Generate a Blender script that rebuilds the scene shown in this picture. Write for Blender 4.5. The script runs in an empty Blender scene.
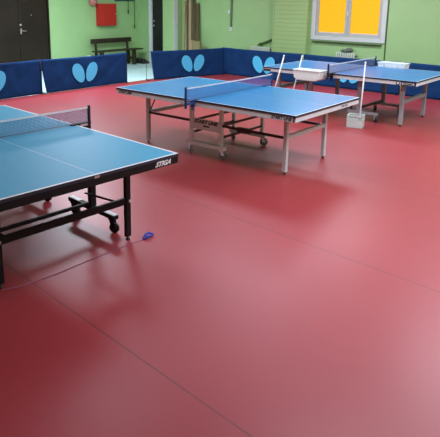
import bpy, bmesh, math, random
from math import sin, cos, pi, radians
from mathutils import Vector, Matrix, Euler
random.seed(7)
SC = bpy.context.scene
COL = SC.collection

# ------------------------------------------------------------------ materials
def nodes_of(name):
    m = bpy.data.materials.new(name); m.use_nodes = True
    nt = m.node_tree; b = nt.nodes['Principled BSDF']
    return m, nt, b

def mat(name, col, rough=.5, metal=0., spec=.5, vary=.06, scale=8., bump=0.):
    m, nt, b = nodes_of(name)
    N = nt.nodes; L = nt.links
    tc = N.new('ShaderNodeTexCoord')
    no = N.new('ShaderNodeTexNoise'); no.inputs['Scale'].default_value = scale; no.inputs['Detail'].default_value = 4
    L.new(tc.outputs['Object'], no.inputs['Vector'])
    cr = N.new('ShaderNodeValToRGB')
    lo = [max(0, c*(1-vary)) for c in col]; hi = [min(1, c*(1+vary)) for c in col]
    cr.color_ramp.elements[0].color = (*lo, 1); cr.color_ramp.elements[1].color = (*hi, 1)
    cr.color_ramp.elements[0].position = .3; cr.color_ramp.elements[1].position = .7
    L.new(no.outputs['Fac'], cr.inputs['Fac']); L.new(cr.outputs['Color'], b.inputs['Base Color'])
    b.inputs['Roughness'].default_value = rough; b.inputs['Metallic'].default_value = metal
    b.inputs['Specular IOR Level'].default_value = spec
    if bump:
        bp = N.new('ShaderNodeBump'); bp.inputs['Strength'].default_value = bump; bp.inputs['Distance'].default_value = .01
        L.new(no.outputs['Fac'], bp.inputs['Height']); L.new(bp.outputs['Normal'], b.inputs['Normal'])
    return m

def wood_mat(name, a, c, rough=.5, axis='Z'):
    m, nt, b = nodes_of(name); N = nt.nodes; L = nt.links
    tc = N.new('ShaderNodeTexCoord'); mp = N.new('ShaderNodeMapping')
    mp.inputs['Scale'].default_value = {'Z': (30, 30, 1.5), 'X': (1.5, 30, 30), 'Y': (30, 1.5, 30)}[axis]
    no = N.new('ShaderNodeTexNoise'); no.inputs['Scale'].default_value = 1; no.inputs['Detail'].default_value = 5
    cr = N.new('ShaderNodeValToRGB')
    cr.color_ramp.elements[0].color = (*a, 1); cr.color_ramp.elements[1].color = (*c, 1)
    cr.color_ramp.elements[0].position = .35; cr.color_ramp.elements[1].position = .65
    L.new(tc.outputs['Object'], mp.inputs['Vector']); L.new(mp.outputs['Vector'], no.inputs['Vector'])
    L.new(no.outputs['Fac'], cr.inputs['Fac']); L.new(cr.outputs['Color'], b.inputs['Base Color'])
    b.inputs['Roughness'].default_value = rough
    return m

def vinyl_floor():
    m, nt, b = nodes_of('red_vinyl'); N = nt.nodes; L = nt.links
    geo = N.new('ShaderNodeNewGeometry'); sx = N.new('ShaderNodeSeparateXYZ'); L.new(geo.outputs['Position'], sx.inputs[0])
    def mth(op, a, c=None):
        n = N.new('ShaderNodeMath'); n.operation = op
        for i, v in enumerate((a, c)):
            if v is None: continue
            if isinstance(v, (int, float)): n.inputs[i].default_value = v
            else: L.new(v, n.inputs[i])
        return n.outputs[0]
    # seams between the rolls of vinyl, 1.895 m apart
    t = mth('ADD', sx.outputs['Y'], mth('MULTIPLY', sx.outputs['X'], .066))
    t = mth('ADD', t, 18.95 - 1.69 + .9475)
    fr = mth('ABSOLUTE', mth('SUBTRACT', mth('FRACT', mth('DIVIDE', t, 1.895)), .5))
    seam = mth('LESS_THAN', fr, .0030)
    no = N.new('ShaderNodeTexNoise'); no.inputs['Scale'].default_value = .9; no.inputs['Detail'].default_value = 5
    L.new(geo.outputs['Position'], no.inputs['Vector'])
    cr = N.new('ShaderNodeValToRGB')
    cr.color_ramp.elements[0].color = (*FLOOR_A, 1); cr.color_ramp.elements[1].color = (*FLOOR_B, 1)
    cr.color_ramp.elements[0].position = .3; cr.color_ramp.elements[1].position = .7
    L.new(no.outputs['Fac'], cr.inputs['Fac'])
    mx = N.new('ShaderNodeMixRGB'); mx.inputs['Color2'].default_value = (.13, .018, .022, 1)
    L.new(cr.outputs['Color'], mx.inputs['Color1'])
    n2 = N.new('ShaderNodeTexNoise'); n2.inputs['Scale'].default_value = 1.3; L.new(geo.outputs['Position'], n2.inputs['Vector'])
    L.new(mth('MULTIPLY', seam, mth('ADD', n2.outputs['Fac'], .25)), mx.inputs['Fac'])
    L.new(mx.outputs['Color'], b.inputs['Base Color'])
    b.inputs['Roughness'].default_value = FLOOR_ROUGH
    b.inputs['Specular IOR Level'].default_value = FLOOR_SPEC
    b.inputs['Coat Weight'].default_value = .55; b.inputs['Coat Roughness'].default_value = .34; b.inputs['Coat IOR'].default_value = 1.5
    n3 = N.new('ShaderNodeTexNoise'); n3.inputs['Scale'].default_value = 350; L.new(geo.outputs['Position'], n3.inputs['Vector'])
    bp = N.new('ShaderNodeBump'); bp.inputs['Strength'].default_value = .06; bp.inputs['Distance'].default_value = .003
    L.new(n3.outputs['Fac'], bp.inputs['Height']); L.new(bp.outputs['Normal'], b.inputs['Normal'])
    return m

def siding_mat(name, col, pitch, groove):
    m, nt, b = nodes_of(name); N = nt.nodes; L = nt.links
    geo = N.new('ShaderNodeNewGeometry'); sx = N.new('ShaderNodeSeparateXYZ'); L.new(geo.outputs['Position'], sx.inputs[0])
    d = N.new('ShaderNodeMath'); d.operation = 'DIVIDE'; d.inputs[1].default_value = pitch; L.new(sx.outputs['Z'], d.inputs[0])
    f = N.new('ShaderNodeMath'); f.operation = 'FRACT'; L.new(d.outputs[0], f.inputs[0])
    l = N.new('ShaderNodeMath'); l.operation = 'LESS_THAN'; l.inputs[1].default_value = .12; L.new(f.outputs[0], l.inputs[0])
    mx = N.new('ShaderNodeMixRGB'); mx.inputs['Color1'].default_value = (*col, 1); mx.inputs['Color2'].default_value = (*groove, 1)
    L.new(l.outputs[0], mx.inputs['Fac']); L.new(mx.outputs['Color'], b.inputs['Base Color'])
    bp = N.new('ShaderNodeBump'); bp.inputs['Strength'].default_value = .6; bp.inputs['Distance'].default_value = .01; bp.invert = True
    L.new(l.outputs[0], bp.inputs['Height']); L.new(bp.outputs['Normal'], b.inputs['Normal'])
    b.inputs['Roughness'].default_value = .5
    return m

def net_mat(name, col):
    m, nt, b = nodes_of(name); N = nt.nodes; L = nt.links
    tc = N.new('ShaderNodeTexCoord'); sx = N.new('ShaderNodeSeparateXYZ'); L.new(tc.outputs['Object'], sx.inputs[0])
    outs = []
    for ax in ('Y', 'Z'):
        d = N.new('ShaderNodeMath'); d.operation = 'DIVIDE'; d.inputs[1].default_value = .0125; L.new(sx.outputs[ax], d.inputs[0])
        f = N.new('ShaderNodeMath'); f.operation = 'FRACT'; L.new(d.outputs[0], f.inputs[0])
        l = N.new('ShaderNodeMath'); l.operation = 'LESS_THAN'; l.inputs[1].default_value = .31; L.new(f.outputs[0], l.inputs[0])
        outs.append(l.outputs[0])
    mxm = N.new('ShaderNodeMath'); mxm.operation = 'MAXIMUM'; L.new(outs[0], mxm.inputs[0]); L.new(outs[1], mxm.inputs[1])
    b.inputs['Base Color'].default_value = (*col, 1); b.inputs['Roughness'].default_value = .7
    L.new(mxm.outputs[0], b.inputs['Alpha'])
    return m

def glow_mat(name, col, strength):
    m, nt, b = nodes_of(name); N = nt.nodes; L = nt.links
    b.inputs['Base Color'].default_value = (col[0]*.35, col[1]*.35, col[2]*.35, 1); b.inputs['Roughness'].default_value = .8
    tc = N.new('ShaderNodeTexCoord'); w = N.new('ShaderNodeTexWave'); w.inputs['Scale'].default_value = 60; w.bands_direction = 'Z'
    L.new(tc.outputs['Object'], w.inputs['Vector'])
    mr = N.new('ShaderNodeMapRange'); mr.inputs['To Min'].default_value = strength*.94; mr.inputs['To Max'].default_value = strength*1.04
    L.new(w.outputs['Fac'], mr.inputs['Value'])
    b.inputs['Emission Color'].default_value = (*col, 1); L.new(mr.outputs['Result'], b.inputs['Emission Strength'])
    return m

FLOOR_A = (.318, .031, .037); FLOOR_B = (.354, .037, .045); FLOOR_ROUGH = .55; FLOOR_SPEC = .3

M = {}
M['green'] = mat('green_wall_paint', (.345, .57, .245), .45, vary=.03, scale=2)
M['green_siding'] = siding_mat('green_siding', (.36, .56, .22), .105, (.31, .49, .185))
M['green_pier'] = siding_mat('green_brick', (.40, .62, .27), .075, (.33, .54, .22))
M['ceiling'] = mat('white_ceiling', (.82, .82, .80), .8, vary=.02)
M['white_paint'] = mat('white_paint', (.68, .74, .72), .4, vary=.03)
M['window_sash'] = mat('window_sash', (.44, .48, .44), .4, vary=.03)
M['window_white'] = mat('window_white', (.60, .66, .63), .4, vary=.03)
M['red_floor'] = vinyl_floor()
M['pale_floor'] = mat('pale_floor', (.54, .77, .79), .4, vary=.04, scale=3)
M['dark_door'] = mat('dark_door', (.020, .014, .008), .55, spec=.2, vary=.25, scale=1.5)
M['black_door'] = mat('black_door', (.012, .012, .012), .4, vary=.2)
M['silver'] = mat('brushed_silver', (.55, .54, .5), .35, .8)
M['red_box'] = mat('red_enamel', (.50, .028, .018), .5, spec=.3, vary=.05)
M['bell_red'] = mat('bell_red', (.50, .16, .13), .25, vary=.05)
M['bench_wood'] = wood_mat('bench_wood', (.018, .013, .005), (.036, .025, .010), .5, 'Y')
M['plank_tan'] = wood_mat('plank_tan', (.36, .25, .14), (.46, .34, .20), .6)
M['plank_brown'] = wood_mat('plank_brown', (.10, .055, .026), (.15, .085, .04), .6)
M['plank_board'] = wood_mat('plank_board', (.22, .19, .08), (.30, .26, .12), .6)
M['plank_dark'] = wood_mat('plank_dark', (.085, .065, .025), (.13, .10, .04), .6)
M['navy'] = mat('navy_fabric', (.008, .044, .142), .85, spec=.12, vary=.12, scale=5)
M['emblem'] = mat('light_blue_print', (.085, .60, .93), .6, vary=.03)
M['steel_dark'] = mat('dark_steel', (.05, .055, .06), .4, .6)
M['teal_top'] = mat('teal_blue_top', (.018, .31, .49), .5, spec=.35, vary=.02)
M['blue_top'] = mat('blue_top', (.012, .245, .54), .27, spec=.5, vary=.02)
M['blue_top_far'] = mat('deep_blue_top', (.008, .165, .44), .30, vary=.02, spec=.5)
M['line_soft'] = mat('line_soft_white', (.45, .58, .70), .4, vary=.01)
M['line_white'] = mat('line_white', (.70, .73, .74), .5, vary=.01)
M['edge_dark'] = mat('dark_edge', (.015, .03, .05), .4)
M['black_metal'] = mat('black_metal', (.010, .010, .011), .5, spec=.2, vary=.1)
M['grey_metal'] = mat('grey_metal', (.62, .67, .66), .4, .0, vary=.05)
M['dark_metal'] = mat('dark_bar_metal', (.030, .022, .022), .4, vary=.1)
M['rubber'] = mat('black_rubber', (.018, .018, .018), .6)
M['wheel_grey'] = mat('grey_wheel', (.20, .21, .20), .5)
M['net_blue'] = net_mat('blue_net', (.03, .14, .42))
M['net_teal'] = net_mat('dark_blue_net', (.06, .16, .30))
M['net_grey'] = net_mat('grey_blue_net', (.14, .19, .30))
M['post_navy'] = mat('navy_post', (.012, .016, .035), .4)
M['post_blue'] = mat('blue_post', (.012, .06, .20), .4)
M['ink_white'] = mat('white_ink', (.85, .85, .85), .5)
M['ink_black'] = mat('black_ink', (.015, .015, .02), .5)
M['white_plastic'] = mat('white_plastic', (.80, .90, .85), .35, vary=.02)
M['basket_plastic'] = mat('basket_plastic', (.60, .74, .67), .4, vary=.03)
M['far_metal'] = mat('mid_grey_metal', (.34, .38, .39), .45, vary=.05)
M['pale_metal'] = mat('pale_grey_metal', (.84, .92, .91), .4, vary=.04)  # centre carriage metal, lightened to paint in light from the front
M['grey_plastic'] = mat('pale_grey_plastic', (.62, .66, .62), .4, vary=.05)
M['pole_white'] = mat('pole_white', (.72, .72, .70), .35, vary=.02)
M['radiator'] = mat('radiator_paint', (.62, .72, .60), .4)
M['radiator_dark'] = mat('radiator_gap', (.10, .14, .08), .6)
M['pipe_green'] = mat('dark_green_pipe', (.06, .12, .035), .5)
M['conduit'] = mat('conduit_green', (.10, .17, .09), .5)
M['strap'] = mat('dark_green_strap', (.05, .13, .05), .8)
M['rack_teal'] = mat('dark_teal', (.03, .10, .085), .5)
M['shoe'] = mat('black_shoe', (.012, .014, .013), .5)
M['shoe_sole'] = mat('shoe_sole', (.05, .06, .05), .7)
M['cloth_grey'] = mat('grey_cloth', (.12, .15, .12), .9, vary=.3, scale=12)  # dark tone of the shadow shape on the radiator top
M['bag'] = mat('white_bag', (.70, .76, .74), .6, vary=.1)
M['band'] = mat('mauve_band', (.34, .12, .19), .7)
M['loop_blue'] = mat('blue_loop', (.05, .06, .40), .5)
M['blind'] = glow_mat('yellow_blind', (1.0, .45, .005), .92)
M['glass'] = mat('glass', (.6, .7, .8), .05)

# ------------------------------------------------------------------ mesh helpers
class MB:
    def __init__(s): s.bm = bmesh.new(); s.mi = 0
    def _add(s, verts, faces):
        vs = [s.bm.verts.new(v) for v in verts]
        out = []
        for f in faces:
            try:
                fc = s.bm.faces.new([vs[i] for i in f]); fc.material_index = s.mi; out.append(fc)
            except ValueError: pass
        return vs, out
    def box(s, c, size, rot=None, bev=0.):
        x, y, z = [d/2 for d in size]
        co = [Vector(p) for p in ((-x,-y,-z),(x,-y,-z),(x,y,-z),(-x,y,-z),(-x,-y,z),(x,-y,z),(x,y,z),(-x,y,z))]
        if rot is not None: co = [rot @ p for p in co]
        co = [p + Vector(c) for p in co]
        vs, fs = s._add(co, [(0,3,2,1),(4,5,6,7),(0,1,5,4),(1,2,6,5),(2,3,7,6),(3,0,4,7)])
        if bev > 0:
            es = list({e for f in fs for e in f.edges})
            bmesh.ops.bevel(s.bm, geom=es, offset=bev, segments=2, affect='EDGES', profile=.5, material=-1)
        return s
    def span(s, a, b, bev=0.):
        return s.box([(a[i]+b[i])/2 for i in range(3)], [abs(b[i]-a[i]) for i in range(3)], None, bev)
    def bar(s, p0, p1, w, h, bev=0., up=Vector((0,0,1))):
        p0, p1 = Vector(p0), Vector(p1); d = p1-p0; L = d.length; d.normalize()
        if abs(d.dot(up)) > .98: up = Vector((0,1,0))
        y = up.cross(d).normalized(); z = d.cross(y)
        R = Matrix((d, y, z)).transposed()
        return s.box((p0+p1)/2, (L, w, h), R, bev)
    def tube(s, pts, r, n=10, caps=True, r2=None):
        pts = [Vector(p) for p in pts]; rings = []
        for i, p in enumerate(pts):
            d = (pts[min(i+1, len(pts)-1)] - pts[max(i-1, 0)]).normalized()
            u = Vector((0,0,1)) if abs(d.z) < .9 else Vector((1,0,0))
            a = d.cross(u).normalized(); b = d.cross(a)
            rr = r if r2 is None else r + (r2-r)*i/(len(pts)-1)
            rings.append([s.bm.verts.new(p + a*rr*cos(2*pi*k/n) + b*rr*sin(2*pi*k/n)) for k in range(n)])
        for i in range(len(rings)-1):
            for k in range(n):
                f = s.bm.faces.new((rings[i][k], rings[i][(k+1)%n], rings[i+1][(k+1)%n], rings[i+1][k])); f.material_index = s.mi; f.smooth = True
        if caps:
            f = s.bm.faces.new(rings[0][::-1]); f.material_index = s.mi
            f = s.bm.faces.new(rings[-1]); f.material_index = s.mi
        return s
    def lathe(s, prof, o=(0,0,0), axis='Z', n=24):
        o = Vector(o); rings = []
        for r, z in prof:
            ring = []
            for k in range(n):
                a = 2*pi*k/n
                p = Vector((r*cos(a), r*sin(a), z))
                if axis == 'X': p = Vector((p.z, p.x, p.y))
                if axis == 'Y': p = Vector((p.y, p.z, p.x))
                ring.append(s.bm.verts.new(o+p))
            rings.append(ring)
        for i in range(len(rings)-1):
            for k in range(n):
                f = s.bm.faces.new((rings[i][k], rings[i][(k+1)%n], rings[i+1][(k+1)%n], rings[i+1][k])); f.material_index = s.mi; f.smooth = True
        for ring in (rings[0][::-1], rings[-1]):
            f = s.bm.faces.new(ring); f.material_index = s.mi
        return s
    def build(s, name, mats, parent=None, loc=(0,0,0), rot=(0,0,0)):
        bmesh.ops.recalc_face_normals(s.bm, faces=s.bm.faces[:])
        me = bpy.data.meshes.new(name); s.bm.to_mesh(me); s.bm.free()
        for m in (mats if isinstance(mats, (list, tuple)) else [mats]): me.materials.append(m)
        o = bpy.data.objects.new(name, me); COL.objects.link(o)
        o.location = loc; o.rotation_euler = rot
        if parent: o.parent = parent
        return o

def tag(o, label=None, cat=None, group=None, kind=None):
    if label: o['label'] = label
    if cat: o['category'] = cat
    if group: o['group'] = group
    if kind: o['kind'] = kind
    return o
def thing(name, label, cat, loc=(0,0,0), rz=0., group=None):
    o = bpy.data.objects.new(name, None); COL.objects.link(o)
    o.empty_display_size = .1
    o.location = loc; o.rotation_euler = (0, 0, rz)
    return tag(o, label, cat, group)
def struct(o): o['kind'] = 'structure'; return o
def copy_tree(o, parent=None):
    c = o.copy(); COL.objects.link(c); c.parent = parent
    for ch in list(o.children): copy_tree(ch, c)
    return c
def lettering(text, size, m, parent, loc, rot, shear=.25, weight=.012, sx=1., name='lettering'):
    cu = bpy.data.curves.new('lettering', 'FONT'); cu.body = text; cu.size = size; cu.shear = shear
    cu.offset = weight*size; cu.extrude = .0012; cu.align_x = 'CENTER'; cu.align_y = 'CENTER'; cu.space_character = 1.02
    tmp = bpy.data.objects.new('lettering_tmp', cu); COL.objects.link(tmp)
    bpy.context.view_layer.update()
    me = bpy.data.meshes.new_from_object(tmp.evaluated_get(bpy.context.evaluated_depsgraph_get()))
    bpy.data.objects.remove(tmp); bpy.data.curves.remove(cu)
    me.name = name; me.materials.clear(); me.materials.append(m)
    for v in me.vertices: v.co.x *= sx
    o = bpy.data.objects.new(name, me); COL.objects.link(o); o.location = loc; o.rotation_euler = rot; o.parent = parent
    return o

# ------------------------------------------------------------------ the room
XL, YB, XR, YF, ZC = -12.82, 12.3, 4.2, -4.0, 3.1
struct(MB().span((-9.72, YF, -.08), (XR, YB, 0)).build('floor', M['red_floor']))
fp = MB(); fp.span((XL, YF, -.08), (-9.72, YB, -.004))
fp.mi = 1
fp.span((-11.64, YF, -.004), (-11.625, YB, -.003))
struct(fp.build('floor_entrance', [M['pale_floor'], M['steel_dark']]))
struct(MB().span((XL-.15, YF-.15, ZC), (XR+.15, YB+.35, ZC+.1)).build('ceiling', M['ceiling']))
# left wall with the opening of the dark double door (y 6.98 .. 8.78)
wl = MB()
wl.span((XL-.12, YF, -.08), (XL, 6.98, ZC)); wl.span((XL-.12, 8.78, -.08), (XL, YB, ZC)); wl.span((XL-.12, 6.98, 2.1), (XL, 8.78, ZC))
struct(wl.build('wall_left', M['green']))
struct(MB().span((XR, YF, -.08), (XR+.12, YB, ZC)).build('wall_right', M['green']))
struct(MB().span((XL-.12, YF-.12, -.08), (XR+.12, YF, ZC)).build('wall_front', M['green']))
# back wall: window opening x -6.86..-5.06, z 1.03..2.35
wb = MB()
wb.span((XL-.12, YB, -.08), (-6.86, YB+.3, ZC)); wb.span((-5.06, YB, -.08), (XR+.12, YB+.3, ZC))
wb.span((-6.86, YB, -.08), (-5.06, YB+.3, 1.03)); wb.span((-6.86, YB, 2.35), (-5.06, YB+.3, ZC))
struct(wb.build('wall_back', M['green']))
# bay around the entrance door (y 12.0) with opening x -12.2..-11.7
bay = MB()
bay.span((XL, 12.0, 0), (-12.28, YB, ZC)); bay.span((-12.28, 12.0, 2.12), (-11.64, YB, ZC))
struct(bay.build('trim_1', M['green']))
pier = MB(); pier.span((-11.64, 11.9, 0), (-11.225, YB, ZC), .008)
struct(pier.build('trim_2', M['green_pier']))
struct(MB().span((-11.224, 11.92, 0), (-11.205, 12.09, ZC), .004).build('trim_3', M['white_paint']))
pil = MB(); pil.span((-7.93, 12.15, 0), (-6.97, YB, ZC), .02)
struct(pil.build('trim_4', M['green_siding']))
struct(MB().span((-7.95, 12.137, 0), (-7.915, 12.16, ZC), .004).build('trim_5', M['green']))
struct(MB().span((-5.03, YB-.012, 0), (-5.0, YB, ZC), .003).build('trim_6', M['pipe_green']))
struct(MB().span((XL, YF, 0), (XL+.012, 6.95, .07)).build('baseboard_left', M['dark_door']))

# door_1: dark double door in the left wall
d1 = struct(bpy.data.objects.new('door_1', None)); COL.objects.link(d1); d1.location = (XL, 7.88, 0)
fr = MB(); fr.span((-.10, -.9, 0), (.02, -.86, 2.1), .004); fr.span((-.10, .86, 0), (.02, .9, 2.1), .004); fr.span((-.10, -.86, 2.06), (.02, .86, 2.1), .004)
fr.build('door_frame', M['dark_door'], d1)
for a, b_ in ((-.857, -.004), (.004, .857)):
    l = MB(); l.span((-.065, a, .005), (-.02, b_, 2.055), .004)
    l.span((-.02, a+.12, .25), (-.015, b_-.12, .95), .003); l.span((-.02, a+.12, 1.15), (-.015, b_-.12, 1.9), .003)
    leaf = l.build('door_leaf', M['dark_door'], d1)
    if a > 0:
        h = MB(); h.box((-.016, .05, 1.085), (.012, .045, .14), None, .004); h.tube([(-.012, .05, 1.095), (.035, .05, 1.095), (.04, .07, 1.095), (.04, .18, 1.085)], .011)
        h.build('door_handle', M['silver'], leaf)
        MB().lathe([(.0, 0), (.028, 0), (.028, .012), (.018, .018), (0.0, .018)], (-.02, .045, 1.245), 'X', 16).build('door_lock', M['silver'], leaf)
        MB().lathe([(.0, 0), (.012, 0), (.012, .01), (0.0, .012)], (-.016, .37, 1.49), 'X', 12).build('door_viewer', M['silver'], leaf)
# door_2: narrow black door with a white frame
d2 = struct(bpy.data.objects.new('door_2', None)); COL.objects.link(d2); d2.location = (-11.96, 12.0, 0)
fr = MB(); fr.span((-.345, -.03, 0), (-.225, .06, 2.16), .006); fr.span((-.225, -.03, 2.08), (.32, .06, 2.16), .006)
fr.build('door_frame', M['white_paint'], d2)
l = MB(); l.span((-.225, .02, .005), (.318, .06, 2.075), .004); leaf = l.build('door_leaf', M['black_door'], d2)
for z in (1.285, 1.145):
    k = MB(); k.lathe([(0, 0), (.026, 0), (.026, -.012), (.016, -.018), (.016, -.03), (0, -.03)], (-.16, .02, z), 'Y', 14)
    k.build('door_lock', M['silver'], leaf)

# window_1 with yellow blinds
w1 = struct(bpy.data.objects.new('window_1', None)); COL.objects.link(w1); w1.location = (-5.96, YB, 0)
fr = MB()
fr.span((-.95, -.03, .99), (-.84, .10, 2.42), .006); fr.span((.82, -.03, .99), (.93, .10, 2.42), .006)
fr.span((-.84, -.03, .99), (.82, .10, 1.09), .006); fr.span((-.84, -.03, 2.31), (.82, .10, 2.42), .006)
fr.build('window_frame', M['window_white'], w1)
for a, b_ in ((-.838, -.012), (-.008, .818)):
    s = MB()
    s.span((a, .0, 1.092), (a+.07, .06, 2.308), .006); s.span((b_-.07, .0, 1.092), (b_, .06, 2.308), .006)
    s.span((a+.07, .0, 1.092), (b_-.07, .06, 1.165), .006); s.span((a+.07, .0, 2.235), (b_-.07, .06, 2.308), .006)
    sash = s.build('window_sash', M['window_sash'], w1)
    MB().span((a+.07, .035, 1.165), (b_-.07, .041, 2.235)).build('window_pane', M['glass'], sash)
si = MB(); si.span((-.90, -.075, .940), (.86, 0, .962), .005); si.build('window_sill', M['pipe_green'], w1)  # sill coloured dark green to paint in its shadow line
hd = MB(); hd.box((.005, -.035, 1.62), (.02, .03, .11), None, .004); hd.build('window_handle', M['white_paint'], w1)
for i, (a, b_, nm) in enumerate(((-.762, -.088, 'left'), (.066, .742, 'right'))):
    t = thing('roller_blind', 'bright yellow blind over the %s pane of the window, daylight behind it' % nm, 'blind', (-5.96, YB, 0), 0, 'yellow window blinds')
    s = MB(); s.span((a, .012, 1.172), (b_, .018, 2.22)); s.build('blind_fabric', M['blind'], t)
    MB().tube([(a, .013, 2.22), (b_, .013, 2.22)], .014).build('blind_roller', M['white_paint'], t)
    MB().span((a, .008, 1.166), (b_, .022, 1.182), .003).build('bottom_rail', M['white_paint'], t)

# ------------------------------------------------------------------ court barriers
def emblem_mesh(mb, cx, cz, y, k=1.):
    for sgn in (-1, 1):
        ring_f, ring_b = [], []
        n = 36
        for i in range(n):
            a = 2*pi*i/n
            px, pz = .140*cos(a), .222*sin(a)
            px *= 1 + .12*(pz/.222)              # broader towards the top
            th = -sgn*radians(27)
            x = px*cos(th) - pz*sin(th); z = px*sin(th) + pz*cos(th)
            x = cx + sgn*.172*k + x*k; z = cz + z*k
            ring_f.append(mb.bm.verts.new((x, y, z))); ring_b.append(mb.bm.verts.new((x, y+.004, z)))
        mb.bm.faces.new(ring_f); mb.bm.faces.new(ring_b[::-1])
        for i in range(n): mb.bm.faces.new((ring_f[i], ring_b[i], ring_b[(i+1)%n], ring_f[(i+1)%n]))
    return mb

def barrier(label, a, b, fl=0., flb=0., fr_=0., seed=0, ex=0., H=.70):
    a, b = Vector((*a, 0)), Vector((*b, 0)); d = b-a; L = d.length
    t = thing('court_barrier', label, 'barrier', (a+b)/2, math.atan2(d.y, d.x), 'navy court barriers')
    rnd = random.Random(seed); ph = [rnd.uniform(0, 6.28) for _ in range(6)]
    nx, nz = 60, 14; mb = MB(); g = {}
    for side in (0, 1):
        for i in range(nx+1):
            for j in range(nz+1):
                v = j/nz; u = i/nx
                x0 = -L/2 + .012 + fl + (flb-fl)*(1-v)**1.3; x1 = L/2 - .012 - fr_
                x = x0 + (x1-x0)*u; z = .006 + (H-.006)*v
                if j == nz: z -= .010*sin(pi*u)*1.0
                e = min(1, 4*u, 4*(1-u))*min(1, 5*v, 5*(1-v))
                y = (-.0125 if side == 0 else .0125) + e*(.007*sin(5*x+9*z+ph[0]) + .005*sin(11*x-14*z+ph[1]) + .004*sin(23*x+5*z+ph[2]))
                # drag folds running down from the corners
                ccx = (u if u < .5 else 1-u)*L
                y += e*.007*sin(26*(z+ccx*.8)+ph[3])*math.exp(-ccx*2.6)
                g[side, i, j] = mb.bm.verts.new((x, y, z))
    for i in range(nx):
        for j in range(nz):
            f = mb.bm.faces.new((g[0,i,j], g[0,i+1,j], g[0,i+1,j+1], g[0,i,j+1])); f.smooth = True
            f = mb.bm.faces.new((g[1,i,j], g[1,i,j+1], g[1,i+1,j+1], g[1,i+1,j])); f.smooth = True
    for i in range(nx):
        mb.bm.faces.new((g[0,i,nz], g[0,i+1,nz], g[1,i+1,nz], g[1,i,nz])); mb.bm.faces.new((g[0,i,0], g[1,i,0], g[1,i+1,0], g[0,i+1,0]))
    for j in range(nz):
        mb.bm.faces.new((g[0,0,j], g[0,0,j+1], g[1,0,j+1], g[1,0,j])); mb.bm.faces.new((g[0,nx,j], g[1,nx,j], g[1,nx,j+1], g[0,nx,j+1]))
    fab = mb.build('fabric_panel', M['navy'], t)
    e = emblem_mesh(MB(), ex, .35, -.036, 1.0).build('emblem', M['emblem'], fab)
    e['label'] = 'light blue two-winged emblem'
    r = MB(); r.tube([(-L/2+.006, 0, .0), (-L/2+.006, 0, H-.008)], .006, 8); r.tube([(L/2-.006, 0, 0), (L/2-.006, 0, H-.008)], .006, 8)
    r.tube([(-L/2+.006, 0, H-.012), (L/2-.006, 0, H-.012)], .005, 8); r.tube([(-L/2+.006, 0, .03), (L/2-.006, 0, .03)], .005, 8)
    r.build('frame', M['steel_dark'], t)
    for sx in (-1, 1):
        f = MB(); f.bar((sx*(L/2-.05), -.085, .008), (sx*(L/2-.05), .085, .008), .018, .016, .003); f.build('foot', M['steel_dark'], t)
    return t
barrier('navy barrier below the dark double door, cut off by the left edge', (-9.68, 4.09), (-9.74, 6.42), seed=1)
barrier('navy barrier with winged emblem in front of the green wall with the red box', (-9.71, 6.40), (-9.71, 8.73), flb=.10, seed=2, ex=-.08)
barrier('navy barrier in front of the leaning planks, its fabric slipped off one frame end', (-9.60, 9.24), (-8.98, 11.47), fl=.12, flb=.21, seed=3, ex=.17)
barrier('navy barrier below the sloping pipe, meeting the plank barrier at the corner', (-9.13, 11.575), (-6.63, 11.47), seed=4, ex=.14)
barrier('navy barrier below the yellow window behind the farthest table', (-6.61, 11.47), (-4.28, 11.45), seed=5)
barrier('navy barrier at the right edge behind the white tray', (-4.26, 11.45), (-1.93, 11.38), seed=6)

# ------------------------------------------------------------------ table tennis tables
TL, TB, TZ = 1.37, .7625, .76
def tabletop_half(t, s, mtop, mline, thick=.022):
    mb = MB(); u0, u1 = (.0015, TL) if s > 0 else (-TL, -.0015)
    us = [u0, u1-.02, u1] if s > 0 else [u0, u0+.02, u1]
    vs = [-TB, -TB+.02, -.0015, .0015, TB-.02, TB]
    top = {}; bot = {}
    for i, u in enumerate(us):
        for j, v in enumerate(vs):
            top[i, j] = mb.bm.verts.new((u, v, TZ)); bot[i, j] = mb.bm.verts.new((u, v, TZ-thick))
    for i in range(2):
        for j in range(5):
            f = mb.bm.faces.new((top[i,j], top[i+1,j], top[i+1,j+1], top[i,j+1]))
            line = j in (0, 2, 4) or (i == 1 if s > 0 else i == 0)
            f.material_index = 1 if line else 0
            f = mb.bm.faces.new((bot[i,j], bot[i,j+1], bot[i+1,j+1], bot[i+1,j])); f.material_index = 2
    for i in range(2):
        for j in (0, 5):
            f = mb.bm.faces.new((top[i,j], bot[i,j], bot[i+1,j], top[i+1,j])); f.material_index = 2
    for j in range(5):
        for i in (0, 2):
            f = mb.bm.faces.new((top[i,j], top[i,j+1], bot[i,j+1], bot[i,j])); f.material_index = 2
    return mb.build('tabletop', [mtop, mline, M['edge_dark']], t)
def apron_half(t, s, m, z0, z1, inset, w=.022):
    mb = MB(); a, b = (.004, TL-inset) if s > 0 else (-TL+inset, -.004); B = TB-inset
    mb.span((a, -B, z0), (b, -B+w, z1), .002); mb.span((a, B-w, z0), (b, B, z1), .002)
    for u in (a, b-w) if True else ():
        mb.span((u, -B+w, z0), (u+w, B-w, z1), .002)
    return mb.build('apron', m, t)
def leg(t, u, v, m, w, d, zt, foot=.03):
    mb = MB(); mb.box((u, v, (foot+zt)/2), (w, d, zt-foot), None, .004)
    o = mb.build('leg', m, t)
    MB().lathe([(0, 0), (.017, 0), (.019, .008), (.008, .014), (.008, foot+.004), (0, foot+.004)], (u, v, 0), n=14).build('levelling_foot', M['rubber'], o)
    return o
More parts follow.
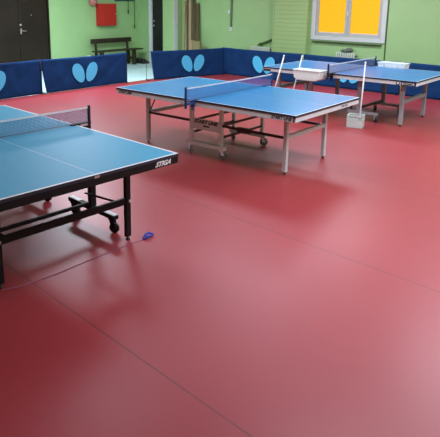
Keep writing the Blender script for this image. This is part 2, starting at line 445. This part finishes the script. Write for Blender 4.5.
def caster(t, u, v, ztop, r, m_fork, m_wheel, ang=0.):
    d = Vector((cos(ang), sin(ang), 0)); nrm = Vector((-sin(ang), cos(ang), 0))
    fk = MB(); c = Vector((u, v, r)) + d*.018
    for q in (-1, 1):
        fk.bar(c + nrm*q*.022, Vector((u, v, ztop-.012)) + nrm*q*.022, .004, .036, .001)
    fk.box((u, v, ztop-.008), (.05, .05, .016), None, .003)
    fo = fk.build('caster', m_fork, t)
    w = MB(); w.lathe([(0, -.014), (r*.45, -.016), (r*.5, -.010), (r*.78, -.012), (r*.96, -.011), (r, -.004), (r, .004), (r*.96, .011), (r*.78, .012), (r*.5, .010), (r*.45, .016), (0, .014)], (0, 0, 0), 'Y', 20)
    wo = w.build('wheel', m_wheel, fo, c, (0, 0, ang))
    return fo

def table_frame_ends(t, mleg, mbar, legs, zbar, w, d, zt, barh):
    # legs: list of (u, dv); a cross bar joins the two legs of each end
    for (u, dv) in legs:
        for sv in (-1, 1): leg(t, u, sv*dv, mleg, w, d, zt)
        mb = MB(); mb.bar((u, -dv+d/2, zbar), (u, dv-d/2, zbar), w*.8, barh, .003); mb.build('crossbar', mbar, t)

# --- near left table: black frame, undercarriage of four wheeled T-feet
t1 = thing('table_tennis_table', 'teal blue table with black frame, nearest, cut off by the left edge', 'table', (-4.182, 2.314, 0), radians(-2.92), 'table tennis tables')
for s in (-1, 1):
    tp = tabletop_half(t1, s, M['teal_top'], M['line_white']); ap = apron_half(t1, s, M['black_metal'], .684, TZ-.022, .003)
    if s > 0:
        lettering('STIGA', .050, M['ink_white'], ap, (TL-.0025, .60, .711), (pi/2, 0, pi/2), .55, .035, 1.1)['label'] = 'white lettering'
        MB().span((TL-.003, -.02, .736), (TL+.002, .02, .752), .001).build('edge_clip', M['silver'], ap)
    u = s*.52
    for v in (-.55, .55):
        f = MB(); f.span((u-.33, v-.028, .125), (u+.33, v+.028, .16), .004); fo = f.build('wheel_beam', M['black_metal'], t1)
        for q in (-1, 1):
            c = MB(); c.span((u+q*.25-.075, v-.024, .160), (u+q*.25+.075, v+.024, .166), .002); pl = c.build('cover_plate', M['grey_metal'], fo); pl['label'] = 'pale grey plate on the black beam'
            caster(t1, u+q*.28, v, .125, .045, M['black_metal'], M['rubber'], .4)
        up = MB(); up.span((u-.022, v-.03, .16), (u+.022, v+.03, .684), .004); up.build('upright', M['black_metal'], t1)
    cb = MB(); cb.bar((u, -.52, .19), (u, .52, .19), .022, .03, .003); cb.build('carriage_bar', M['black_metal'], t1)
    for v in (-.47, .47):
        st = MB(); st.tube([(u+s*.02, v, .30), (s*.985, v, .335)], .009, 8); st.build('strut', M['black_metal'], t1)
table_frame_ends(t1, M['black_metal'], M['black_metal'], [(1.0, .55), (-1.0, .55)], .335, .032, .05, .684, .055)
for v in (-.55, .55):
    for z in (.665, .335):
        k = MB(); k.lathe([(0, 0), (.013, 0), (.015, .012), (.010, .02), (0, .02)], (1.016, v, z), 'X', 12); k.build('bolt', M['silver'], t1)

# --- middle table: pale grey frame with a lettered centre carriage
t2 = thing('table_tennis_table', 'blue table with pale grey frame and lettered plate, in the middle', 'table', (-4.229, 5.602, 0), radians(.64), 'table tennis tables')
for s in (-1, 1):
    tabletop_half(t2, s, M['blue_top'], M['line_soft']); ap = apron_half(t2, s, M['grey_metal'], .684, TZ-.022, .006)
    if s > 0:
        lettering('START LINE', .046, M['ink_black'], ap, (1.19, -TB+.0055, .711), (pi/2, 0, 0), .25, .045, 1.0)['label'] = 'black lettering'
        lettering('START LINE', .030, M['ink_black'], ap, (TL-.0055, .36, .711), (pi/2, 0, pi/2), .25, .01, 1.0)['label'] = 'black lettering'
        MB().span((TL-.03, -TB-.002, .69), (TL-.018, -TB+.006, .737), .001).build('corner_cap', M['black_metal'], ap)
    else:
        lettering('START LINE', .044, M['ink_black'], ap, (-1.20, -TB+.0055, .711), (pi/2, 0, 0), .25, .045, 1.0)['label'] = 'black lettering'
table_frame_ends(t2, M['grey_metal'], M['grey_metal'], [(1.08, .45), (-1.08, .45)], .425, .046, .05, .684, .05)
for s in (-1,):
    for v in (-.43, .43):
        b = MB(); b.tube([(s*1.06, v, .45), (s*.93, v, .684)], .009, 8); b.build('brace', M['dark_metal'], t2)
UC = -.065
for v in (-.45, .45):
    f = MB(); f.span((UC-.30, v-.03, .115), (UC+.30, v+.03, .165), .005); f.build('base_beam', M['pale_metal'], t2)
    for q in (-1, 1):
        up = MB(); up.span((UC+q*.235-.022, v-.022, .15), (UC+q*.235+.022, v+.022, .700), .004); up.build('upright', M['pale_metal'], t2)
        caster(t2, UC+q*.25, v-.005, .115, .054, M['pale_metal'], M['wheel_grey'], .5*q)
    for q in (-1, 1):
        b = MB(); b.bar((UC+q*.235, v, .42), (q*1.08, v, .42), .024, .030, .003); b.build('long_bar', M['dark_metal'], t2)
    sl = MB(); sl.span((.42, v-.022, .39), (.60, v+.022, .445), .004); sl.build('sleeve', M['dark_metal'], t2)
pl = MB(); pl.span((UC-.215, -.464, .325), (UC+.215, -.456, .465), .003); pl = pl.build('name_plate', M['pale_metal'], t2)
lettering('START LINE', .062, M['ink_black'], pl, (UC, -.4645, .427), (pi/2, 0, 0), .25, .05, 1.1)['label'] = 'black lettering'
MB().span((UC-.04, -.4655, .368), (UC+.06, -.4635, .386), .0005).build('printed_mark', M['ink_black'], pl)
for q in (-1, 1):
    for z in (.42, .27):
        b = MB(); b.bar((UC+q*.235, -.43, z), (UC+q*.235, .43, z), .022, .028, .003); b.build('carriage_bar', M['dark_metal'], t2)

# --- far right table: grey frame on wheeled T-feet
t3 = thing('table_tennis_table', 'blue table with grey frame, farthest, reaching the right edge below the window', 'table', (-4.214, 9.023, 0), 0, 'table tennis tables')
for s in (-1, 1):
    tabletop_half(t3, s, M['blue_top_far'], M['line_soft']); ap = apron_half(t3, s, M['grey_metal'], .684, TZ-.022, .006)
    if s > 0:
        lb = MB(); lb.span((1.13, -TB+.0045, .686), (1.345, -TB+.0065, .736)); lb.mi = 1
        lb.span((1.145, -TB+.0035, .699), (1.33, -TB+.0055, .725)); lb.mi = 0
        lb.span((1.165, -TB+.0025, .705), (1.31, -TB+.0045, .719)); lb = lb.build('edge_label', [M['ink_black'], M['grey_metal']], ap)
        lb['label'] = 'pale label with black outline'
        ov = MB(); ov.lathe([(.0, 0), (.022, 0), (.022, -.002), (0, -.002)], (0, 0, 0), 'Y', 24); o = ov.build('oval_mark', M['ink_black'], lb, (1.085, -TB+.004, .711)); o.scale = (1.5, 1, 1)
        ov = MB(); ov.lathe([(.0, 0), (.013, 0), (.013, -.002), (0, -.002)], (0, 0, 0), 'Y', 24); o = ov.build('oval_centre', M['ink_white'], lb, (1.085, -TB+.0025, .711)); o.scale = (1.3, 1, .8)
        MB().span((TL-.03, -TB-.002, .686), (TL-.012, -TB+.006, .737), .001).build('corner_cap', M['black_metal'], ap)
    else:
        MB().span((-1.35, -TB+.0035, .690), (-1.20, -TB+.0065, .722)).build('edge_label', M['ink_black'], ap)
    u = s*.45
    for v in (-.5, .5):
        f = MB(); f.span((u-.26, v-.028, .115), (u+.26, v+.028, .155), .004); f.build('wheel_beam', M['far_metal'], t3)
        for q in (-1, 1): caster(t3, u+q*.22, v, .115, .045, M['far_metal'], M['rubber'], -.7)
        up = MB(); up.span((u-.075-.03, v-.025, .155), (u-.075+.03, v+.025, .684), .004); up.build('upright', M['far_metal'], t3)
    cb = MB(); cb.bar((u-.075, -.475, .20), (u-.075, .475, .20), .03, .04, .003); cb.build('carriage_bar', M['dark_metal'], t3)
table_frame_ends(t3, M['far_metal'], M['far_metal'], [(1.08, .5), (-1.18, .5)], .385, .055, .055, .684, .062)

# --- nets
def net(label, table, mnet, mpost, clampm):
    t = thing('table_tennis_net', label, 'net', table.location + Vector((0, 0, TZ)), table.rotation_euler.z, 'table tennis nets')
    W = .905
    mb = MB(); n = 30; rows = [0.006, .05, .10, .14]; g = {}
    for i in range(n+1):
        for j, z in enumerate(rows):
            v = -W + 2*W*i/n; sag = -.004*sin(pi*i/n)
            g[i, j] = mb.bm.verts.new((.002*sin(9*v+z*20), v, z + (sag if j == 3 else 0)))
    for i in range(n):
        for j in range(3): mb.bm.faces.new((g[i,j], g[i+1,j], g[i+1,j+1], g[i,j+1]))
    nt = mb.build('mesh_net', mnet, t)
    tb = MB()
    for i in range(n):
        v0, v1 = -W+2*W*i/n, -W+2*W*(i+1)/n; s0, s1 = -.004*sin(pi*i/n), -.004*sin(pi*(i+1)/n)
        tb.bar((0, v0, .1455+s0), (0, v1, .1455+s1), .005, .015)
    tp = tb.build('tape', M['line_white'], t); tp['label'] = 'white tape along the top'
    cd = MB(); cd.tube([(0, -W, .008), (0, W, .008)], .003, 6); cd.build('bottom_cord', mpost, t)
    for s in (-1, 1):
        p = MB(); p.box((0, s*.912, .035), (.026, .022, .245), None, .004); p.lathe([(0, 0), (.012, 0), (.012, .008), (0, .012)], (0, s*.912, .1575), n=12); p.build('net_post', mpost, t)
        c = MB(); c.span((-.03, s*.70, .0005), (.03, s*.915, .011), .003); c.span((-.022, s*.772, -.085), (.022, s*.80, .001), .003)
        c.span((-.018, s*.80, -.045), (.018, s*.912, -.02), .003); c.tube([(0, s*.786, -.085), (0, s*.786, -.115)], .010, 10); c.tube([(-.03, s*.786, -.112), (.03, s*.786, -.112)], .006, 8)
        c.build('clamp', clampm, t)
    return t
net('net with dark post on the nearest teal table', t1, M['net_teal'], M['post_navy'], M['black_metal'])
net('blue net with blue clamps on the middle table', t2, M['net_blue'], M['post_blue'], M['post_blue'])
net('grey blue net on the farthest table below the window', t3, M['net_grey'], M['post_navy'], M['black_metal'])

# ------------------------------------------------------------------ trays, poles, basket by the far table
def tray(label, x, y, hook_dir, top, bot, tilt=0.):
    t = thing('ball_tray', label, 'tray', (x, y, bot), tilt, 'white ball trays')
    h = top-bot; mb = MB()
    def ring(hw, hd, z, ch):
        return [mb.bm.verts.new(p) for p in ((-hw+ch,-hd,z),(hw-ch,-hd,z),(hw,-hd+ch,z),(hw,hd-ch,z),(hw-ch,hd,z),(-hw+ch,hd,z),(-hw,hd-ch,z),(-hw,-hd+ch,z))]
    prof = [(.19,.132,0,.02),(.232,.133,.03,.02),(.245,.131,h*.55,.02),(.252,.13,h-.012,.02),(.262,.138,h-.012,.02),(.262,.138,h,.02),(.247,.125,h,.02),(.237,.120,h*.55,.02),(.222,.114,.03,.02),(.185,.108,.008,.02)]
    rs = [ring(*p) for p in prof]
    for a, b in zip(rs, rs[1:]):
        for k in range(8): mb.bm.faces.new((a[k], a[(k+1)%8], b[(k+1)%8], b[k]))
    mb.bm.faces.new(rs[0][::-1]); mb.bm.faces.new(rs[-1])
    mb.build('tray_body', M['white_plastic'], t)
    for sx in (-.12, .12):
        hk = MB(); yy = hook_dir*.135
        hk.span((sx-.012, yy, h-.03), (sx+.012, yy+hook_dir*.012, TZ-bot+.005), .001); hk.span((sx-.012, yy, TZ-bot+.0005), (sx+.012, yy+hook_dir*.07, TZ-bot+.005), .001)
        hk.build('hook', M['grey_metal'], t)
    return t
tray('white plastic tray hooked on the near side of the farthest table', -4.545, 8.115, 1, .805, .64)
tray('white plastic tray behind the far side of the farthest table, before the navy barrier', -3.87, 9.935, -1, .835, .685)

def pole(label, p0, p1):
    p0, p1 = Vector(p0), Vector(p1); d = p1-p0
    t = thing('pole', label, 'pole', p0, 0, 'white leaning poles')
    MB().tube([d*.02, d*.97], .012, 12).build('shaft', M['pole_white'], t)
    MB().tube([d*.0, d*.03], .014, 12).build('rubber_tip', M['grey_plastic'], t)
    MB().tube([d*.96, d], .0145, 12, r2=.012).build('end_cap', M['white_plastic'], t)
pole('left of two white poles leaning on the farthest table, behind the middle table', (-5.205, 7.92, .006), (-5.19, 8.335, .985))
pole('white pole leaning on the farthest table beside the white tray', (-4.83, 7.92, .006), (-4.83, 8.335, 1.005))
pole('white pole standing in the white basket on the floor', (-3.555, 7.95, .022), (-3.69, 8.325, .985))

bk = thing('basket', 'white plastic basket on the red floor at the corner of the middle table', 'basket', (-3.63, 7.985, 0), radians(14))
mb = MB(); hw, hd, H = .115, .09, .20
mb.span((-hw, -hd, 0), (hw, hd, .008), .002)
for s in (-1, 1):
    mb.span((-hw, s*hd-.004, .006), (hw, s*hd+.004, .12)); mb.span((s*hw-.004, -hd, .006), (s*hw+.004, hd, .12))
    for k in range(9):
        x = -hw + 2*hw*k/8; mb.span((x-.006, s*hd-.004, .12), (x+.006, s*hd+.004, .178))
    for k in range(7):
        y = -hd + 2*hd*k/6; mb.span((s*hw-.004, y-.006, .12), (s*hw+.004, y+.006, .178))
mb.build('basket_body', M['basket_plastic'], bk)
rm = MB()
for s in (-1, 1):
    rm.span((-hw-.008, s*hd-.008, .176), (hw+.008, s*hd+.008, H), .003); rm.span((s*hw-.008, -hd-.008, .176), (s*hw+.008, hd+.008, H), .003)
rm.build('rim', M['basket_plastic'], bk)

# blue-ended band on the floor by the near table
b = thing('band', 'thin mauve band with a blue loop lying on the floor by the nearest table', 'band', (-3.06, 2.9, 0))
s = MB(); pts = [(-.115, -1.20, .0), (-.06, -1.06, 0), (-.035, -.8, 0), (-.03, -.45, 0), (-.012, -.12, 0), (.0, .0, 0)]
for p, q in zip(pts, pts[1:]): s.bar((p[0], p[1], .002), (q[0], q[1], .002), .009, .003)
s.build('strip', M['band'], b)
lo = MB()
for sg in (-1, 1):
    P = [(0, -.005, .006)] + [(sg*.014*sin(pi*k/8), .105*k/8, .007 + (.026 if sg < 0 else .008)*sin(pi*k/8)) for k in range(1, 8)] + [(0, .105, .014)]
    for p, q in zip(P, P[1:]): lo.bar(p, q, .018, .014, .001)
lo.build('loop', M['loop_blue'], b)['label'] = 'blue loop'

# ------------------------------------------------------------------ along the left wall
rb = thing('fire_cabinet', 'red metal cabinet mounted on the green wall above the bench', 'cabinet', (XL, 10.73, 1.155))
MB().span((-.002, -.36, 0), (.14, .29, .63), .006).build('cabinet_body', M['red_box'], rb)
dr = MB(); dr.span((.141, -.35, .01), (.158, .28, .62), .006); dr = dr.build('cabinet_door', M['red_box'], rb)
MB().lathe([(0, 0), (.018, 0), (.018, .012), (0, .016)], (.158, .25, .33), 'X', 14).build('lock', M['silver'], dr)
for z in (.10, .5): MB().tube([(.153, -.355, z-.04), (.153, -.355, z+.04)], .010, 8).build('hinge', M['red_box'], dr)

be = thing('alarm_bell', 'round red alarm bell on the green wall beside the red cabinet', 'bell', (XL, 10.22, 1.84))
MB().lathe([(0, .001), (.085, .001), (.085, .05), (.06, .06), (0, .06)], (0, 0, 0), 'X', 24).build('mount', M['red_box'], be)
MB().lathe([(.13, .058), (.135, .07), (.125, .11), (.095, .14), (.05, .158), (0.001, .163)], (0, 0, 0), 'X', 32).build('gong', M['bell_red'], be)
MB().lathe([(0, .16), (.02, .16), (.02, .175), (0, .18)], (0, 0, 0), 'X', 12).build('centre_screw', M['silver'], be)

bn = thing('bench', 'dark brown wooden bench with a backrest against the green wall', 'bench', (XL+.03, 10.78, 0))
MB().span((.14, -.78, .665), (.175, .76, .80), .008).build('backrest', M['bench_wood'], bn)
st = MB(); st.span((.15, -.75, .435), (.33, .95, .47), .006); st.span((.335, -.75, .435), (.50, .95, .47), .006); st.build('seat', M['bench_wood'], bn)
for y in (-.62, .58):
    sp = MB(); sp.bar((.185, y, .05), (.185, y, .46), .06, .05, .004); sp.bar((.195, y, .44), (.155, y, .79), .07, .035, .004); sp.build('back_support', M['bench_wood'], bn)
for y in (-.62, .62):
    lg = MB(); lg.span((.17, y-.04, .0), (.21, y+.04, .435), .005); lg.build('leg', M['bench_wood'], bn)
    lg = MB(); lg.span((.42, y-.07, 0), (.46, y+.07, .435), .005); lg.build('leg', M['bench_wood'], bn)
cr = MB(); cr.span((.29, -.6, .16), (.33, .6, .23), .004); cr.span((.21, -.62-.03, .17), (.42, -.62+.03, .22), .004); cr.span((.21, .59, .17), (.42, .65, .22), .004); cr.build('stretcher', M['bench_wood'], bn)

# crumpled white bag at the left end of the bench
def blob(mb, c, r, seed, amp=.15, n=14, m=20, flat=0.):
    rnd = random.Random(seed); ph = [rnd.uniform(0, 6.28) for _ in range(8)]
    rings = []
    for i in range(n+1):
        th = pi*i/n; ring = []
        for k in range(m):
            a = 2*pi*k/m
            d = Vector((sin(th)*cos(a), sin(th)*sin(a), cos(th)))
            f = 1 + amp*(sin(3*a+ph[0]+2*th)*.5 + sin(5*a-3*th+ph[1])*.35 + sin(7*th+2*a+ph[2])*.3)*sin(th)
            p = Vector((d.x*r[0]*f, d.y*r[1]*f, d.z*r[2]*(1+.5*amp*sin(4*a+ph[3])*sin(th))))
            p += Vector(c); p.z = max(p.z, c[2]-r[2]*(1-flat))
            ring.append(mb.bm.verts.new(p))
        rings.append(ring)
    for i in range(n):
        for k in range(m):
            f = mb.bm.faces.new((rings[i][k], rings[i+1][k], rings[i+1][(k+1)%m], rings[i][(k+1)%m])); f.smooth = True; f.material_index = mb.mi
bmb = MB(); blob(bmb, (0, 0, .18), (.13, .17, .19), 4, .22, flat=.05)
tag(bmb.build('bag', M['bag'], None, (XL+.36, 9.78, -.003)), 'crumpled white bag at the left end of the dark bench', 'bag')

# coat rack with two hanging straps
cr = thing('coat_rack', 'dark teal rail high on the green wall above the bench end', 'rack', (XL, 11.46, 1.90))
MB().span((.001, -.38, -.045), (.03, .38, .03), .004).build('rail', M['rack_teal'], cr)
for y in (-.25, .11, .36):
    hk = MB(); hk.tube([(.03, y, -.01), (.075, y, -.015), (.085, y, .0), (.08, y, .02)], .007, 8); hk.build('coat_hook', M['steel_dark'], cr)
for y, z, lab in ((11.57, 1.49, 'short dark green strap hanging from the rail by the bench'), (11.82, 1.04, 'long dark green strap hanging from the rail in the room corner')):
    t = thing('strap', lab, 'strap', (XL+.055, y, z), 0, 'straps on the rail')
    L = 1.892 - z
    MB().bar((0, 0, .0), (0, 0, L), .018, .006).build('webbing', M['strap'], t)
    MB().box((0, 0, .06), (.03, .036, .12), None, .008).build('buckle', M['strap'], t)

# shoes on the pale floor
def shoe(label, x, y, rz, s=1.):
    t = thing('shoe', label, 'shoe', (x, y, -.004), rz, 'shoes by the entrance')
    out = [(.0, .030), (.04, .038), (.10, .036), (.16, .040), (.22, .046), (.26, .038), (.285, .018)]
    sole = MB(); vt = []; vb = []
    loop = [(a, w) for a, w in out] + [(a, -w) for a, w in reversed(out)]
    for a, w in loop:
        vb.append(sole.bm.verts.new((a-.14, w, 0))); vt.append(sole.bm.verts.new((a-.14, w, .024)))
    sole.bm.faces.new(vt); sole.bm.faces.new(vb[::-1])
    for i in range(len(loop)): sole.bm.faces.new((vb[i], vb[(i+1)%len(loop)], vt[(i+1)%len(loop)], vt[i]))
    sole.build('sole', M['shoe_sole'], t)
    up = MB(); rings = []
    hts = [.155, .170, .165, .120, .080, .060, .04]
    for (a, w), h in zip(out, hts):
        ring = []
        for k in range(9):
            q = pi*k/8; ring.append(up.bm.verts.new((a-.14, w*.95*cos(q), .024 + (h-.024)*sin(q)**.7)))
        rings.append(ring)
    for A, B in zip(rings, rings[1:]):
        for k in range(8): f = up.bm.faces.new((A[k], A[k+1], B[k+1], B[k])); f.smooth = True
    up.bm.faces.new(rings[0]); up.bm.faces.new(rings[-1][::-1])
    up.build('shoe_upper', M['shoe'], t)
    lc = MB()
    for k in range(3): lc.bar((-.01+.03*k, -.02, .135-.026*k), (-.01+.03*k, .02, .135-.026*k), .006, .004)
    lc.build('laces', M['shoe_sole'], t)
shoe('black shoe nearest the bench leg in the row by the wall', -12.69, 11.83, 1.57)
shoe('black shoe second from the bench in the row by the wall', -12.56, 11.82, 1.6)
shoe('black shoe second from the white door frame in the row by the wall', -12.41, 11.80, 1.5)
shoe('black shoe nearest the white door frame in the row by the wall', -12.28, 11.80, 1.62)

# ------------------------------------------------------------------ along the back wall
def plank(label, x0, x1, ztop, w, d, m, yb=12.10, yt=12.26):
    t = MB(); t.bar((x0, yb, .01), (x1, yt, ztop), w, d, .003, up=Vector((0, 1, 0)))
    o = t.build('plank', m); tag(o, label, 'plank', 'planks leaning in the corner'); return o
plank('pale tan plank nearest the pillar among those leaning in the corner', -10.93, -11.04, 1.88, .075, .03, M['plank_tan'], 12.04, 12.20)
plank('brown plank leaning between the two pale planks in the corner', -10.80, -10.94, 2.10, .11, .03, M['plank_brown'], 12.11, 12.26)
plank('pale tan plank in the middle of those leaning in the corner', -10.66, -10.81, 2.05, .085, .035, M['plank_tan'], 12.02, 12.19)
plank('brown plank behind the middle pale plank, leaning on the green wall', -10.60, -10.73, 2.3, .08, .025, M['plank_brown'], 12.14, 12.27)
plank('dark brown plank farthest from the pillar, behind the stub of timber', -10.46, -10.585, 1.82, .12, .035, M['plank_dark'], 12.10, 12.25)
tb = thing('timber_stub', 'short pale block of timber standing in front of the leaning planks', 'timber', (-10.36, 11.90, 0))
MB().span((-.17, -.06, 0), (-.06, .05, .80), .006).build('post', M['plank_tan'], tb)
MB().span((-.058, -.045, 0), (.20, .05, .775), .006).build('board_stack', M['plank_board'], tb)

cd = thing('cable_conduit', 'dark green vertical conduit on the green wall above the barrier corner', 'conduit', (-9.39, YB, 1.19))
MB().span((-.028, -.03, 0), (.028, -.001, 1.88), .004).build('channel', M['conduit'], cd)
for z in (.25, .75, 1.3): MB().span((-.036, -.034, z), (.036, -.001, z+.02), .002).build('clip', M['conduit'], cd)
sw = thing('light_switch', 'small white switch on the green wall left of the conduit', 'switch', (-9.475, YB, 1.56))
MB().span((-.035, -.02, 0), (.035, -.001, .075), .006).build('plate', M['white_plastic'], sw); MB().span((-.018, -.027, .018), (.018, -.019, .058), .003).build('rocker', M['white_plastic'], sw)
so = thing('wall_socket', 'white socket at the lower end of the dark green conduit', 'socket', (-9.39, YB, 1.09))
MB().span((-.04, -.035, 0), (.04, -.001, .10), .008).build('plate', M['white_plastic'], so); MB().lathe([(0, 0), (.026, 0), (.026, -.004), (.018, -.004), (.018, .002), (0, .002)], (0, -.036, .05), 'Y', 18).build('outlet', M['grey_plastic'], so)

def radiator(label, x0, x1, ztop, n):
    t = thing('radiator', label, 'radiator', ((x0+x1)/2, 12.19, 0), 0, 'radiators'); W = (x1-x0)/2
    for k in range(n):
        x = -W + 2*W*(k+.5)/n
        s = MB(); s.box((x, 0, (ztop+.12)/2), (2*W/n*.62, .11, ztop-.12), None, .012); s.build('section', M['radiator'], t)
    for z in (.18, ztop-.07): MB().tube([(-W, .0, z), (W, .0, z)], .022, 10).build('header_pipe', M['radiator_dark'], t)
    for x in (-W+.08, W-.08): MB().span((x-.015, -.03, 0), (x+.015, .03, .13), .003).build('foot', M['radiator'], t)
    MB().tube([(W, 0, ztop-.07), (W+.05, 0, ztop-.07)], .016, 10).build('valve', M['radiator_dark'], t)
    return t
radiator('white ribbed radiator with grey cloth on top, below the yellow window', -6.15, -5.66, .735, 9)
radiator('white ribbed radiator left of the siding pillar, below the sloping pipe', -8.62, -8.02, .725, 12)
mb = MB(); blob(mb, (0, 0, .035), (.13, .06, .045), 9, .2, flat=.1); blob(mb, (.09, 0, .065), (.09, .055, .05), 12, .2, flat=.1)
mb2 = mb.build('cloth', M['cloth_grey'], None, (-5.91, 12.19, .738)); tag(mb2, 'crumpled dark grey cloth on top of the radiator under the window', 'cloth')  # modelled lump in place of the dark shadow over the radiator
pp = MB(); pp.tube([(-.27, 0, -.11), (.26, 0, .10)], .026, 12); pp.lathe([(.026, -.02), (.04, -.02), (.04, .02), (.026, .02)], (-.20, .0, -.082), 'X', 14)
tag(pp.build('heating_pipe', M['pipe_green'], None, (-8.17, 12.24, .87)), 'dark sloping pipe on the green wall above the left radiator', 'pipe')

# ------------------------------------------------------------------ light: ceiling tubes and daylight
def lamp(x, y, sx, sy, e, col=(.93, .985, 1.12)):
    l = bpy.data.lights.new('ceiling_lamp', 'AREA'); l.shape = 'RECTANGLE'; l.size = sx; l.size_y = sy; l.energy = e; l.color = col
    o = bpy.data.objects.new('ceiling_lamp_light', l); COL.objects.link(o); o.location = (x, y, ZC-.03); return o
for x, es in ((-9.8, (0, 12, 66, 205, 20)), (-5.2, (0, 0, 32, 54, 90)), (-1.2, (0, 0, 98, 122, 48)), (2.4, (24, 12, 20, 45, 32))):
    for y, e in zip((-2.2, .9, 4.0, 7.3, 10.2), es):
        if e: lamp(x, y, 2.0, .8, e)
wd = bpy.data.worlds.new('World'); SC.world = wd; wd.use_nodes = True
bg = wd.node_tree.nodes['Background']; bg.inputs['Color'].default_value = (.75, .85, 1, 1); bg.inputs['Strength'].default_value = .6

# ------------------------------------------------------------------ camera (the photograph is an off-centre crop: lens shift)
cam = bpy.data.cameras.new('camera'); co = bpy.data.objects.new('camera', cam); COL.objects.link(co)
TH = radians(-40.8); pit, rol = .2206, .0097
F = Vector((0, cos(pit), -sin(pit))); R = Vector((1, 0, 0)); U = Vector((0, sin(pit), cos(pit)))
R2 = cos(rol)*R + sin(rol)*U; U2 = -sin(rol)*R + cos(rol)*U
def to_room(v): c, s = cos(TH), sin(TH); return Vector((c*v.x+s*v.y, -s*v.x+c*v.y, v.z))
F, R2, U2 = to_room(F), to_room(R2), to_room(U2)
co.matrix_world = Matrix(((R2.x, U2.x, -F.x, 0), (R2.y, U2.y, -F.y, 0), (R2.z, U2.z, -F.z, 1.904), (0, 0, 0, 1)))
cam.sensor_fit = 'HORIZONTAL'; cam.sensor_width = 36; cam.lens = 553.52/440*36
cam.shift_x = (220-196.71)/440; cam.shift_y = -(218.5-124.40)/440
cam.clip_start = .05; cam.clip_end = 100
SC.camera = co
vs = SC.view_settings; vs.view_transform = 'Standard'; vs.look = 'None'; vs.exposure = 0.0; vs.gamma = 1.0
vs.use_curve_mapping = False
